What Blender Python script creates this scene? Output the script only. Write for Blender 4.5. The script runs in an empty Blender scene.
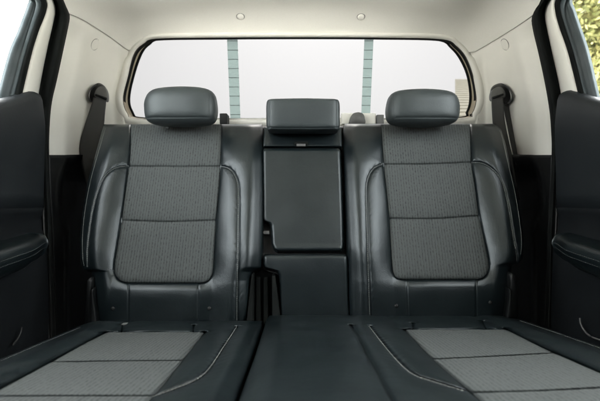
import bpy, math, random
import numpy as np
R = math.radians
random.seed(4); rng = np.random.default_rng(4)
sc = bpy.context.scene
C = sc.collection

# ------------------------------------------------------------------ camera, sky, sun, exposure
F = 400.0                     # focal length in photograph pixels (600 px wide)
cam_d = bpy.data.cameras.new('camera'); cam = bpy.data.objects.new('camera', cam_d); C.objects.link(cam)
cam.location = (0, 0, 0); cam.rotation_euler = (R(90), 0, 0)
cam_d.sensor_width = 36; cam_d.lens = 36 * F / 600; cam_d.clip_start = 0.02; cam_d.clip_end = 2000
cam_d.dof.use_dof = True; cam_d.dof.focus_distance = 1.12; cam_d.dof.aperture_fstop = 5.0
sc.camera = cam
SUN_EL, SUN_ROT = R(56), R(4)
w = bpy.data.worlds.new('World'); sc.world = w; w.use_nodes = True
nt = w.node_tree; nt.nodes.clear()
sky = nt.nodes.new('ShaderNodeTexSky'); sky.sky_type = 'NISHITA'; sky.sun_disc = False
sky.sun_elevation = SUN_EL; sky.sun_rotation = SUN_ROT; sky.dust_density = 4.0; sky.air_density = 1.0
hs = nt.nodes.new('ShaderNodeHueSaturation'); hs.inputs['Saturation'].default_value = 0.08
bg = nt.nodes.new('ShaderNodeBackground'); bg.inputs['Strength'].default_value = 0.15
wo = nt.nodes.new('ShaderNodeOutputWorld')
nt.links.new(sky.outputs[0], hs.inputs['Color']); nt.links.new(hs.outputs[0], bg.inputs[0]); nt.links.new(bg.outputs[0], wo.inputs[0])
sl = bpy.data.lights.new('sun', 'SUN'); sl.energy = 1.5; sl.angle = R(14); sl.color = (1, 0.96, 0.9)
sun = bpy.data.objects.new('sun', sl); C.objects.link(sun)
sd = np.array([math.sin(SUN_ROT) * math.cos(SUN_EL), math.cos(SUN_ROT) * math.cos(SUN_EL), math.sin(SUN_EL)])
from mathutils import Vector
sun.rotation_euler = Vector(sd).to_track_quat('Z', 'Y').to_euler()
sc.view_settings.view_transform = 'Standard'; sc.view_settings.look = 'None'
sc.view_settings.exposure = 4.85; sc.view_settings.gamma = 1
sc.cycles.use_denoising = True
sc.cycles.max_bounces = 10; sc.cycles.diffuse_bounces = 6; sc.cycles.transparent_max_bounces = 16

# ------------------------------------------------------------------ helpers: objects
def tag(o, label=None, cat=None, group=None, kind=None):
    if label: o['label'] = label
    if cat: o['category'] = cat
    if group: o['group'] = group
    if kind or label: o['kind'] = kind or 'thing'
    return o
def empty(name, loc=(0, 0, 0)):
    o = bpy.data.objects.new(name, None); C.objects.link(o); o.location = loc; o.empty_display_size = .1
    return o
def build(name, V, Fs, m, parent=None, smooth=True, uv=None):
    me = bpy.data.meshes.new(name)
    V = np.asarray(V, float)
    if parent is not None: V = V - np.array(parent_loc(parent))
    me.from_pydata(V.tolist(), [], [list(f) for f in Fs])
    if smooth: me.polygons.foreach_set('use_smooth', [True] * len(me.polygons))
    if uv is not None:
        ul = me.uv_layers.new(name='uv'); li = np.zeros(len(me.loops), int); me.loops.foreach_get('vertex_index', li)
        ul.data.foreach_set('uv', np.asarray(uv, float)[li].ravel())
    me.materials.append(m); me.update()
    o = bpy.data.objects.new(name, me); C.objects.link(o)
    if parent is not None: o.parent = parent
    return o
def parent_loc(p):
    l = np.array(p.location)
    while p.parent: p = p.parent; l = l + np.array(p.location)
    return l
class MB:                                        # collects shapes into one mesh
    def __init__(s): s.V = []; s.F = []; s.n = 0
    def add(s, V, Fs):
        V = np.asarray(V, float).reshape(-1, 3); s.V.append(V); s.F += [tuple(i + s.n for i in f) for f in Fs]; s.n += len(V)
    def box(s, c, h, ax=None):
        ax = np.eye(3) if ax is None else np.asarray(ax, float)
        P = [np.asarray(c, float) + ax[0] * h[0] * i + ax[1] * h[1] * j + ax[2] * h[2] * k for i in (-1, 1) for j in (-1, 1) for k in (-1, 1)]
        s.add(P, [(0, 1, 3, 2), (4, 6, 7, 5), (0, 4, 5, 1), (2, 3, 7, 6), (0, 2, 6, 4), (1, 5, 7, 3)])
    def tube(s, P, r, n=8, cap=True, flat=1.0):
        P = np.asarray(P, float); k = len(P); r = np.broadcast_to(r, k)
        T = np.gradient(P, axis=0); T /= np.linalg.norm(T, axis=1)[:, None] + 1e-12
        up = np.array([0, -1, 0.0]); out = []
        for i in range(k):
            a = np.cross(T[i], up); a = a if np.linalg.norm(a) > 1e-3 else np.cross(T[i], [1, 0, 0]); a /= np.linalg.norm(a); b = np.cross(a, T[i])
            for j in range(n):
                t = 2 * math.pi * j / n; out.append(P[i] + r[i] * (a * math.cos(t) + b * math.sin(t) * flat))
        Fs = [(i * n + j, i * n + (j + 1) % n, (i + 1) * n + (j + 1) % n, (i + 1) * n + j) for i in range(k - 1) for j in range(n)]
        if cap: Fs += [tuple(range(n))[::-1], tuple(range((k - 1) * n, k * n))]
        s.add(out, Fs)
    def disc(s, c, nrm, r, th, n=28, dome=0.0):       # a low round button
        nrm = np.asarray(nrm, float); nrm /= np.linalg.norm(nrm)
        a = np.cross(nrm, [0, 0, 1.0]); a = a if np.linalg.norm(a) > .1 else np.cross(nrm, [1.0, 0, 0]); a /= np.linalg.norm(a); b = np.cross(nrm, a)
        prof = [(r, 0), (r, th * .7), (r * .93, th), (r * .6, th + dome * .7), (r * .25, th + dome)]
        V = []; 
        for q, z in prof:
            for j in range(n):
                t = 2 * math.pi * j / n; V.append(np.asarray(c) + nrm * z + (a * math.cos(t) + b * math.sin(t)) * q)
        Fs = [(i * n + j, i * n + (j + 1) % n, (i + 1) * n + (j + 1) % n, (i + 1) * n + j) for i in range(len(prof) - 1) for j in range(n)]
        Fs.append(tuple(range((len(prof) - 1) * n, len(prof) * n)))
        s.add(V, Fs)
    def build(s, name, m, parent=None, smooth=True):
        return build(name, np.concatenate(s.V), s.F, m, parent, smooth)
def bevel(o, wd, seg=3, angle=40):
    b = o.modifiers.new('bevel', 'BEVEL'); b.width = wd; b.segments = seg; b.limit_method = 'ANGLE'; b.angle_limit = R(angle); return o
def solid(o, th, off=-1):
    b = o.modifiers.new('thick', 'SOLIDIFY'); b.thickness = th; b.offset = off; return o
def gridF(r, c): return [(i * c + j, i * c + j + 1, (i + 1) * c + j + 1, (i + 1) * c + j) for i in range(r - 1) for j in range(c - 1)]

# ------------------------------------------------------------------ helpers: points and curves
def ray(x, y): return np.array([(x - 300) / F, 1.0, -(y - 200.5) / F])
def at(x, y, d): return ray(x, y) * d
def spl(P, n):                                   # Catmull-Rom through P, n samples by length
    P = np.asarray(P, float)
    if len(P) == 2: return P[0] + (P[1] - P[0]) * np.linspace(0, 1, n)[:, None]
    Q = np.vstack([2 * P[0] - P[1], P, 2 * P[-1] - P[-2]]); out = []
    for i in range(len(P) - 1):
        p0, p1, p2, p3 = Q[i:i + 4]
        for t in np.linspace(0, 1, 16, endpoint=False):
            out.append(.5 * (2 * p1 + (p2 - p0) * t + (2 * p0 - 5 * p1 + 4 * p2 - p3) * t * t + (3 * p1 - p0 - 3 * p2 + p3) * t ** 3))
    out.append(P[-1]); return resample(np.array(out), n)
def resample(P, n):
    L = np.r_[0, np.cumsum(np.linalg.norm(np.diff(P, axis=0), axis=1))]
    t = np.linspace(0, L[-1], n); return np.stack([np.interp(t, L, P[:, k]) for k in range(P.shape[1])], 1)
def closed(P, n):
    P = np.asarray(P, float); k = len(P); Q = np.vstack([P[-2:], P, P[:3]])
    S = []
    for i in range(k):
        p0, p1, p2, p3 = Q[i + 1:i + 5]
        for t in np.linspace(0, 1, 16, endpoint=False):
            S.append(.5 * (2 * p1 + (p2 - p0) * t + (2 * p0 - 5 * p1 + 4 * p2 - p3) * t * t + (3 * p1 - p0 - 3 * p2 + p3) * t ** 3))
    S.append(S[0]); return resample(np.array(S), n + 1)[:-1]
def polydist(U, Vv, P):
    P = np.asarray(P, float); d = np.full(U.shape, 1e9)
    for a, b in zip(P[:-1], P[1:]):
        ab = b - a; t = np.clip(((U - a[0]) * ab[0] + (Vv - a[1]) * ab[1]) / (ab @ ab + 1e-12), 0, 1)
        d = np.minimum(d, np.hypot(U - a[0] - t * ab[0], Vv - a[1] - t * ab[1]))
    return d
def pucker(U, Vv, lines, amp, pitch=.021, reach=.013):
    h = np.zeros_like(U)
    for P in lines:
        P = np.asarray(P, float); best = np.full(U.shape, 1e9); arc = np.zeros_like(U); s0 = 0.0
        for a, b in zip(P[:-1], P[1:]):
            ab = b - a; n = math.hypot(*ab); t = np.clip(((U - a[0]) * ab[0] + (Vv - a[1]) * ab[1]) / (n * n + 1e-12), 0, 1)
            d = np.hypot(U - a[0] - t * ab[0], Vv - a[1] - t * ab[1]); m = d < best; best = np.where(m, d, best); arc = np.where(m, s0 + t * n, arc); s0 += n
        h = h + amp * np.sin(arc * 2 * math.pi / pitch + 2.2 * np.sin(arc * 31) + 5 * best / reach) * np.sin(arc * 23 + 1) * np.exp(-(best / reach) ** 2)
    return h
def sstep(x): x = np.clip(x, 0, 1); return x * x * (3 - 2 * x)

# inner skin of the cab: a box with rounded corners, open at the front
def skinF(p, off=0.0):
    x, y, z = abs(p[0]), p[1], p[2]; r = .12
    a = x - (.785 - .16 * max(0, z - .15)); b = y - (1.56 - .2 * (z - .3)); c = z - (.672 - .05 * (x / .7) ** 2)
    q = [max(v + off + r, 0) for v in (a, b, c)]
    return math.sqrt(q[0] ** 2 + q[1] ** 2 + q[2] ** 2) - r
def skin(o, d, off=0.0):
    o = np.asarray(o, float); d = np.asarray(d, float); lo, hi = 0.0, 3.0
    for _ in range(34):
        m = (lo + hi) / 2
        if skinF(o + d * m, off) < 0: lo = m
        else: hi = m
    return o + d * lo
def skinpx(x, y, off=0.0): return skin((0, 0, 0), ray(x, y), off)
def skinN(p, off=0.0):
    e = 1e-4; g = np.array([skinF(p + np.eye(3)[k] * e, off) - skinF(p - np.eye(3)[k] * e, off) for k in range(3)]); return -g / np.linalg.norm(g)
def sideX(z, off): return .74 - off - .16 * max(0.0, z - .2) - .5 * max(0.0, z - .53) ** 1.5
def side(x, y, off=0.0):                         # a sight line's point on the door side, off metres inboard
    r = ray(x, y); t = 1.0
    for _ in range(40): t = .5 * t + .5 * sideX(t * r[2], off) / max(abs(r[0]), 1e-3)
    return r * t

# ------------------------------------------------------------------ materials
def mat(name, col, rough=.5, spec=.5, metal=0.0, coat=0.0):
    m = bpy.data.materials.new(name); m.use_nodes = True; b = m.node_tree.nodes['Principled BSDF']
    b.inputs['Base Color'].default_value = (*col, 1); b.inputs['Roughness'].default_value = rough
    b.inputs['Specular IOR Level'].default_value = spec; b.inputs['Metallic'].default_value = metal; b.inputs['Coat Weight'].default_value = coat
    return m
def N(m, t, **kw):
    n = m.node_tree.nodes.new(t)
    for k, v in kw.items():
        if k in n.inputs: n.inputs[k].default_value = v
        else: setattr(n, k, v)
    return n
def L(m, a, b): m.node_tree.links.new(a, b)
def bsdf(m): return m.node_tree.nodes['Principled BSDF']
def grain(m, layers, dist=.001, coord='Object'):
    """bump layers: (kind, scale, weight)"""
    tc = N(m, 'ShaderNodeTexCoord'); prev = None
    for kind, scale, wt in layers:
        if kind == 'noise':
            t = N(m, 'ShaderNodeTexNoise', Scale=scale, Detail=4.0); o = t.outputs['Fac']
        else:
            t = N(m, 'ShaderNodeTexVoronoi', Scale=scale); o = t.outputs['Distance']
        L(m, tc.outputs[coord], t.inputs['Vector'])
        bp = N(m, 'ShaderNodeBump', Strength=wt, Distance=dist); L(m, o, bp.inputs['Height'])
        if prev: L(m, prev.outputs[0], bp.inputs['Normal'])
        prev = bp
    L(m, prev.outputs[0], bsdf(m).inputs['Normal']); return m
def mottle(m, c1, c2, scale, detail=6.0, rough=None, coord='Object', lo=.35, hi=.65):
    tc = N(m, 'ShaderNodeTexCoord'); t = N(m, 'ShaderNodeTexNoise', Scale=scale, Detail=detail); L(m, tc.outputs[coord], t.inputs['Vector'])
    cr = N(m, 'ShaderNodeValToRGB'); cr.color_ramp.elements[0].position = lo; cr.color_ramp.elements[1].position = hi
    cr.color_ramp.elements[0].color = (*c1, 1); cr.color_ramp.elements[1].color = (*c2, 1)
    L(m, t.outputs['Fac'], cr.inputs[0]); L(m, cr.outputs[0], bsdf(m).inputs['Base Color'])
    if rough:
        mr = N(m, 'ShaderNodeMapRange'); mr.inputs['To Min'].default_value = rough[0]; mr.inputs['To Max'].default_value = rough[1]
        L(m, t.outputs['Fac'], mr.inputs['Value']); L(m, mr.outputs[0], bsdf(m).inputs['Roughness'])
    return m
M = {}
M['leather'] = mottle(grain(mat('black_leather', (.03, .036, .037), .4, .5), [('noise', 11, .35), ('voronoi', 620, .13), ('noise', 48, .2)], .002),
                      (.004, .007, .0083), (.0064, .0102, .0115), 14, rough=(.27, .38))
M['headrest'] = mottle(grain(mat('glare_lightened_leather', (.03, .036, .037), .4, .45), [('noise', 9, .25), ('voronoi', 750, .16)], .002), (.026, .032, .0335), (.032, .039, .04), 14, rough=(.36, .5))  # black leather made lighter: glare from the rear window painted into its colour
M['insert'] = mottle(grain(mat('door_insert_vinyl', (.02, .023, .026), .45, .4), [('voronoi', 600, .2)], .001), (.009, .0115, .0135), (.0125, .0155, .0175), 30, rough=(.42, .56))
M['vinyl'] = mottle(grain(mat('soft_black_vinyl', (.02, .023, .026), .7, .15), [('voronoi', 600, .2)], .001), (.0045, .0058, .0068), (.0065, .0082, .0095), 30, rough=(.65, .8))
M['plastic'] = mottle(grain(mat('dark_plastic', (.02, .021, .022), .5, .25), [('voronoi', 900, .12)], .001), (.0032, .0038, .0041), (.0052, .006, .0063), 20, rough=(.4, .55))
M['rubber'] = mottle(mat('seal_rubber', (.02, .021, .02), .8, .1), (.005, .006, .0058), (.009, .0105, .01), 18, rough=(.8, .95))
M['beige'] = mottle(grain(mat('beige_trim', (.62, .59, .5), .6, .35), [('voronoi', 900, .08), ('noise', 12, .06)], .001), (.75, .735, .675), (.79, .775, .715), 8)
M['liner'] = mottle(grain(mat('headliner_cloth', (.6, .57, .48), .9, .1), [('noise', 700, .25), ('noise', 15, .08)], .0015), (.75, .735, .675), (.79, .775, .715), 350, lo=.3, hi=.7)
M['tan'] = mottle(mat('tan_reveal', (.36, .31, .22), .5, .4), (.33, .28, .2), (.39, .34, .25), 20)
M['grey'] = mottle(mat('grey_plastic', (.2, .2, .19), .45, .45), (.09, .09, .087), (.12, .12, .115), 40)
M['darkgrey'] = mottle(mat('dark_grey_plastic', (.06, .06, .057), .45, .45), (.018, .018, .018), (.027, .027, .026), 40)
M['thread'] = mat('pale_thread', (.2, .21, .2), .7, .2)
M['dimthread'] = mat('grey_thread', (.07, .075, .075), .7, .2)
for k_ in ('leather', 'headrest'): bsdf(M[k_]).inputs['Specular Tint'].default_value = (.92, .985, 1, 1)
M['steel'] = mat('chrome_post', (.6, .6, .6), .18, .5, 1.0)
M['tagcloth'] = mat('pale_tag', (.12, .125, .12), .7, .2)
M['edge'] = mottle(mat('glass_run_grey', (.09, .12, .13), .5, .3), (.04, .055, .06), (.06, .075, .08), 20)
M['paint'] = mat('dark_paint', (.012, .013, .015), .35, .5, coat=.4)
M['carpet'] = mottle(grain(mat('dark_carpet', (.02, .02, .021), .95, .1), [('noise', 500, .6)], .003), (.014, .014, .015), (.03, .03, .03), 300)

def webbing():
    m = mat('belt_webbing', (.055, .055, .053), .6, .35); tc = N(m, 'ShaderNodeTexCoord')
    wv = N(m, 'ShaderNodeTexWave', Scale=260.0, Distortion=.4); L(m, tc.outputs['UV'], wv.inputs['Vector'])
    bp = N(m, 'ShaderNodeBump', Strength=.5, Distance=.0008); L(m, wv.outputs['Fac'], bp.inputs['Height']); L(m, bp.outputs[0], bsdf(m).inputs['Normal'])
    return m
M['webbing'] = webbing()
def ribbed():
    m = mat('ribbed_cloth', (.12, .13, .13), .85, .15); tc = N(m, 'ShaderNodeTexCoord')
    mp = N(m, 'ShaderNodeMapping'); L(m, tc.outputs['UV'], mp.inputs['Vector'])
    nz = N(m, 'ShaderNodeTexNoise', Scale=25.0, Detail=2.0); L(m, mp.outputs[0], nz.inputs['Vector'])
    # ribs across u, wandering a little
    ad = N(m, 'ShaderNodeVectorMath', operation='MULTIPLY_ADD'); ad.inputs[1].default_value = (.0003, 0, 0); L(m, nz.outputs['Color'], ad.inputs[0]); L(m, mp.outputs[0], ad.inputs[2])
    sx = N(m, 'ShaderNodeSeparateXYZ'); L(m, ad.outputs[0], sx.inputs[0])
    k = N(m, 'ShaderNodeMath', operation='MULTIPLY'); k.inputs[1].default_value = 2 * math.pi / .0078; L(m, sx.outputs['X'], k.inputs[0])
    sn = N(m, 'ShaderNodeMath', operation='SINE'); L(m, k.outputs[0], sn.inputs[0])
    rb = N(m, 'ShaderNodeMapRange'); rb.inputs['From Min'].default_value = -1; L(m, sn.outputs[0], rb.inputs['Value'])
    # heathered yarn: short streaks along the rib
    mp2 = N(m, 'ShaderNodeMapping'); mp2.inputs['Scale'].default_value = (1.0, .34, 1); L(m, tc.outputs['UV'], mp2.inputs['Vector'])
    n2 = N(m, 'ShaderNodeTexNoise', Scale=380.0, Detail=3.0, Roughness=.7); L(m, mp2.outputs[0], n2.inputs['Vector'])
    mul = N(m, 'ShaderNodeMath', operation='MULTIPLY'); mul.inputs[1].default_value = .5; L(m, rb.outputs[0], mul.inputs[0])
    s2 = N(m, 'ShaderNodeMath', operation='MULTIPLY_ADD'); s2.inputs[1].default_value = 1.7; L(m, n2.outputs['Fac'], s2.inputs[0]); L(m, mul.outputs[0], s2.inputs[2])
    cr = N(m, 'ShaderNodeValToRGB'); e = cr.color_ramp.elements; e[0].position = .48; e[1].position = 1.62
    e[0].color = (.003, .0036, .0038, 1); e[1].color = (.064, .071, .07, 1); L(m, s2.outputs[0], cr.inputs[0])
    L(m, cr.outputs[0], bsdf(m).inputs['Base Color'])
    hsum = N(m, 'ShaderNodeMath', operation='MULTIPLY_ADD'); hsum.inputs[1].default_value = .35; L(m, n2.outputs['Fac'], hsum.inputs[0]); L(m, rb.outputs[0], hsum.inputs[2])
    bp = N(m, 'ShaderNodeBump', Strength=.45, Distance=.0014); L(m, hsum.outputs[0], bp.inputs['Height']); L(m, bp.outputs[0], bsdf(m).inputs['Normal'])
    bsdf(m).inputs['Sheen Weight'].default_value = 0.0
    return m
M['cloth'] = ribbed()
def glass(name, tint, ior=1.25):
    m = bpy.data.materials.new(name); m.use_nodes = True; t = m.node_tree; t.nodes.clear()
    tr = t.nodes.new('ShaderNodeBsdfTransparent'); tr.inputs[0].default_value = (*tint, 1)
    gl = t.nodes.new('ShaderNodeBsdfGlossy'); gl.inputs['Roughness'].default_value = .02
    fr = t.nodes.new('ShaderNodeFresnel'); fr.inputs['IOR'].default_value = ior
    mx = t.nodes.new('ShaderNodeMixShader'); ou = t.nodes.new('ShaderNodeOutputMaterial')
    t.links.new(fr.outputs[0], mx.inputs[0]); t.links.new(tr.outputs[0], mx.inputs[1]); t.links.new(gl.outputs[0], mx.inputs[2]); t.links.new(mx.outputs[0], ou.inputs[0])
    return m
M['rear_glass'] = glass('tinted_rear_glass', (.0262, .0259, .0255), 1.05)
M['side_glass'] = glass('clear_side_glass', (.8, .82, .81), 1.12)
M['dimming_glass'] = glass('front_dimming_glass', (.28, .28, .28), 1.15)  # made-up tint that cuts the light entering through the front cabin
def strip_mat():                                 # dotted teal border of the sliding pane
    m = bpy.data.materials.new('teal_glass_band'); m.use_nodes = True; t = m.node_tree; t.nodes.clear()
    tr = t.nodes.new('ShaderNodeBsdfTransparent'); tr.inputs[0].default_value = (.74, .81, .795, 1)
    df = t.nodes.new('ShaderNodeBsdfTranslucent'); df.inputs[0].default_value = (.56, .68, .66, 1)
    mx = t.nodes.new('ShaderNodeMixShader'); mx.inputs[0].default_value = .35; ou = t.nodes.new('ShaderNodeOutputMaterial')
    t.links.new(tr.outputs[0], mx.inputs[1]); t.links.new(df.outputs[0], mx.inputs[2]); t.links.new(mx.outputs[0], ou.inputs[0]); return m
M['band'] = strip_mat()

# ================================================================== SETTING: ground, far house, trees
GZ = -1.3
gm = mottle(grain(mat('pale_concrete', (.36, .35, .33), .9, .2), [('noise', 30, .4)], .01), (.44, .43, .41), (.54, .53, .5), 1.2)
g = build('ground', [(-400, -400, GZ), (400, -400, GZ), (400, 400, GZ), (-400, 400, GZ)], [(0, 1, 2, 3)], gm, smooth=False); g['kind'] = 'structure'

def stone():
    m = mat('pale_stone', (.6, .56, .45), .9, .2); tc = N(m, 'ShaderNodeTexCoord')
    br = N(m, 'ShaderNodeTexBrick', Scale=1.0); br.inputs['Brick Width'].default_value = .7; br.inputs['Row Height'].default_value = .28; br.inputs['Mortar Size'].default_value = .03
    br.inputs['Color1'].default_value = (.84, .8, .68, 1); br.inputs['Color2'].default_value = (.78, .73, .6, 1); br.inputs['Mortar'].default_value = (.66, .62, .52, 1)
    mp = N(m, 'ShaderNodeMapping'); mp.inputs['Rotation'].default_value = (R(90), 0, 0); L(m, tc.outputs['Object'], mp.inputs['Vector'])
    L(m, mp.outputs[0], br.inputs['Vector']); L(m, br.outputs['Color'], bsdf(m).inputs['Base Color']); return m
gw = empty('house', (9, 15.5, GZ)); tag(gw, 'pale tiled house roof standing in for a bright stone wall, glimpsed through the lower right corner of the rear window', 'house')
hm = MB(); hm.box((14, 21, GZ + 1.9), (7.4, 7.4, 1.9)); hm.build('wall', stone(), gw, smooth=False)
rm = MB(); rows_ = 20  # roof slope stands in for a pale stone wall, tilted to catch sunlight
for k in range(rows_):                                   # courses of tiles stepping up to the ridge
    y0, y1 = 13.4 + k * .8, 13.4 + k * .8 + .86; z0, z1 = GZ + 3.85 + k * .32, GZ + 3.85 + k * .32 + .31
    x0_, x1_ = 5.2 + k * .31, 5.2 + k * .31 + .33
    rm.add([(x0_, y0, z0), (22, y0, z0), (22, y1, z1), (x1_, y1, z1), (x0_, y0, z0 - .05), (22, y0, z0 - .05), (22, y1, z1 - .05), (x1_, y1, z1 - .05)],
           [(0, 1, 2, 3), (7, 6, 5, 4), (0, 4, 5, 1), (1, 5, 6, 2), (2, 6, 7, 3), (3, 7, 4, 0)])
rm.build('roof', mottle(mat('pale_roof_tile', (.75, .7, .55), .8, .2), (.78, .75, .58), (.88, .86, .74), 3.5), gw, smooth=False)

def leafmat(name, c1, c2):
    m = mottle(mat(name, c1, .55, .3), c1, c2, 2.3, 3.0, lo=.38, hi=.62); b = bsdf(m); t = m.node_tree
    tl = t.nodes.new('ShaderNodeBsdfTranslucent'); mx = t.nodes.new('ShaderNodeMixShader'); mx.inputs[0].default_value = .4
    L(m, b.inputs['Base Color'].links[0].from_socket, tl.inputs[0]); L(m, b.outputs[0], mx.inputs[1]); L(m, tl.outputs[0], mx.inputs[2])
    L(m, mx.outputs[0], t.nodes['Material Output'].inputs[0]); return m
leafA = leafmat('yellow_green_leaves', (.1, .11, .035), (.24, .22, .085)); leafB = leafmat('olive_leaves', (.08, .09, .025), (.16, .16, .045))
bark = mottle(mat('bark', (.12, .1, .08), .9, .2), (.08, .07, .055), (.16, .135, .11), 9)
def tree(x, y, h, rad, n, lm, label, size=.11):
    t = empty('tree', (x, y, GZ)); tag(t, label, 'tree', 'trees outside the right door')
    mb = MB(); base = np.array([x, y, GZ]); top = base + [rng.normal(0, .15), rng.normal(0, .15), h * .62]
    mb.tube(np.array([base + (top - base) * q + [math.sin(q * 4) * .06, 0, 0] for q in np.linspace(0, 1, 8)]), np.linspace(.16, .06, 8))
    tips = []
    for k in range(14):
        s = base + (top - base) * rng.uniform(.35, 1); a = rng.uniform(0, 6.28); e = s + np.array([math.cos(a) * rad * rng.uniform(.4, .8), math.sin(a) * rad * rng.uniform(.4, .8), rng.uniform(.1, .35) * h])
        mid = (s + e) / 2 + [0, 0, .12]; mb.tube([s, mid, e], [.05, .035, .015], 6); tips += [e, mid]
    mb.build('trunk', bark, t)
    V = []; Fs = []
    cl = np.array(tips + [base + [rng.normal(0, rad * .45), rng.normal(0, rad * .45), h * rng.uniform(.35, .98)] for _ in range(26)])
    for i in range(n):
        c = cl[rng.integers(len(cl))] + rng.normal(0, rad * .17, 3)
        u = rng.normal(0, 1, 3); u /= np.linalg.norm(u); v = np.cross(u, rng.normal(0, 1, 3)); v /= np.linalg.norm(v); s = size * rng.uniform(.6, 1.3); k = len(V)
        V += [c - u * s, c + v * s * .45 - u * s * .1, c + u * s, c - v * s * .45 - u * s * .1]; Fs.append((k, k + 1, k + 2, k + 3))
    build('crown', V, Fs, lm, t, smooth=False)
tree(6.5, 8.4, 7.4, 2.0, 34000, leafA, 'bright yellow green leafy tree seen through the right door window', .062)
tree(9.6, 11.4, 9.0, 2.6, 16000, leafB, 'darker olive tree behind the bright yellow green tree outside the right window')

# ================================================================== CAB SHELL
cb = empty('cab_body', (0, 1.6, GZ)); tag(cb, 'dark painted pickup cab bodywork around the rear seat', 'truck cab')
mb = MB(); mb.box((0, .27, .715), (.74, 1.34, .012)); mb.build('roof_skin', M['paint'], cb, smooth=False)
mb = MB(); mb.box((0, 1.66, -.36), (.86, .012, .62)); mb.build('rear_wall', M['paint'], cb, smooth=False)
for s in (-1, 1):
    mb = MB(); mb.box((s * .88, 1.42, -.36), (.012, .22, .62)); mb.build('quarter_panel', M['paint'], cb, smooth=False)
mb = MB(); mb.box((0, .15, -.93), (.84, 1.5, .012)); fl = mb.build('floor', M['carpet'], smooth=False); fl['kind'] = 'structure'

# --- rear window outlines (outer lip and glass edge)
WO = [(157, 38.4), (144, 43), (134, 53), (127, 77), (122.5, 98), (126.5, 113), (139, 119), (220, 119.4), (300, 119.4), (380, 119.4), (463, 118.6), (473, 113), (477, 98), (474, 77), (467, 58), (457, 46), (442, 39), (380, 37.4), (300, 37), (220, 37.4)]
WI = [(161, 39.4), (149, 44), (141, 53), (133.5, 74), (128.5, 98), (132, 112), (143, 118), (220, 118.8), (300, 118.8), (380, 118.8), (459, 117.6), (467.5, 112), (471, 98), (468.5, 77), (461.5, 60), (452, 48), (438, 40.2), (380, 38.8), (300, 38.4), (220, 38.8)]
NW = 240
wo_ = closed(WO, NW); wi_ = closed(WI, NW)
WP = [skinpx(*p) for p in wo_]                                   # the lip sits on the cab's skin
def glassY(z): return 1.605 - .2 * (z - .3)
def onglass(x, y, off=0.0):
    r = ray(x, y); return r * ((1.605 + .06 - off) / (1 + .2 * r[2]))
GI = [onglass(*p) for p in wi_]

rw = empty('rear_window', (0, 1.6, .3)); tag(rw, 'wide tinted rear window with sliding centre pane behind the headrests', 'window')
def loft(rings, name, m, parent, closedring=True):
    n = len(rings[0]); V = np.concatenate([np.array(r) for r in rings]); k = len(rings)
    Fs = [(i * n + j, i * n + (j + 1) % n, (i + 1) * n + (j + 1) % n, (i + 1) * n + j) for i in range(k - 1) for j in range(n if closedring else n - 1)]
    return build(name, V, Fs, m, parent)
WPa = np.array(WP); GIa = np.array(GI)
mix = lambda t: WPa * (1 - t) + GIa * t
loft([mix(0) + [0, -.006, 0], mix(.05) + [0, -.006, 0], mix(.12) + [0, -.003, 0], mix(.15), mix(.15) + [0, .02, 0]], 'lip_seal', M['rubber'], rw)
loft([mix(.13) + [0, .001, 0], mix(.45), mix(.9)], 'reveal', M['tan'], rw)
cg = GIa.mean(0)
loft([mix(.88) + [0, .0, 0], GIa + [0, -.008, 0], GIa + (cg - GIa) * .008 + [0, -.008, 0], GIa + (cg - GIa) * .008 + [0, .004, 0]], 'glass_seal', M['rubber'], rw)
gl = build('glass', GIa + (GIa - cg) * .012, [tuple(range(NW))], M['rear_glass'], rw, smooth=False)
for x0, x1 in (((227, 237.5), (230.5, 240.5)), ((364.5, 373.5), (361, 369.8))):
    P = [onglass(x0[0], 36, .006), onglass(x0[1], 36, .006), onglass(x1[1], 120, .006), onglass(x1[0], 120, .006)]
    b_ = build('pane_edge_band', P, [(0, 1, 2, 3)], M['band'], rw, smooth=False); solid(b_, .003)
    for k in range(9):
        mb = MB(); q = 41 + k * 9.2; t = (q - 36) / 84
        mb.tube([onglass(x0[0] + (x1[0] - x0[0]) * t, q, .0085), onglass(x0[1] + (x1[1] - x0[1]) * t, q, .0085)], .0009, 6)
        mb.build('heater_line', M['plastic'], b_)
mb = MB(); mb.tube([onglass(x, 119.0, .012) for x in np.linspace(136, 468, 12)], .0022, 8); mb.build('slide_rail', M['rubber'], rw)
def block(name, x0, y0, x1, y1, d0, d1, m, parent, bw=.004):
    P = [at(x, y, d0) for x, y in ((x0, y0), (x1, y0), (x1, y1), (x0, y1))]; Q = [p + np.array([0, d1 - d0, 0]) for p in P]
    o = build(name, P + Q, [(0, 3, 2, 1), (4, 5, 6, 7), (0, 1, 5, 4), (1, 2, 6, 5), (2, 3, 7, 6), (3, 0, 4, 7)], m, parent, smooth=False); bevel(o, bw, 3); return o
def prism(name, P, d0, d1, m, parent, n=48, inset=.93, close=True, smooth=True):
    """outline in sight lines at depth d0 (front), carried straight back to d1, front edge rounded over"""
    pts = closed(P, n) if close else np.asarray(P, float); n = len(pts); c = pts.mean(0)
    rings = []
    for k, dd in ((inset, d0), (inset + (1 - inset) * .7, d0 + (d1 - d0) * .04), (1, d0 + (d1 - d0) * .18)):
        rings.append(np.array([at(*(c + (p - c) * k), d0) for p in pts]) + [0, dd - d0, 0])
    rings.append(rings[-1] + [0, (d1 - d0) * .82, 0])
    V = np.concatenate(rings); Fs = [(i * n + j, (i + 1) * n + j, (i + 1) * n + (j + 1) % n, i * n + (j + 1) % n) for i in range(3) for j in range(n)]
    Fs += [tuple(range(n)), tuple(range(3 * n, 4 * n))[::-1]]
    return build(name, V, Fs, m, parent, smooth)
lt = empty('window_latch', at(362, 118, 1.5)); lt.parent = rw; lt.location = at(362, 118, 1.5) - np.array(rw.location)
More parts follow.
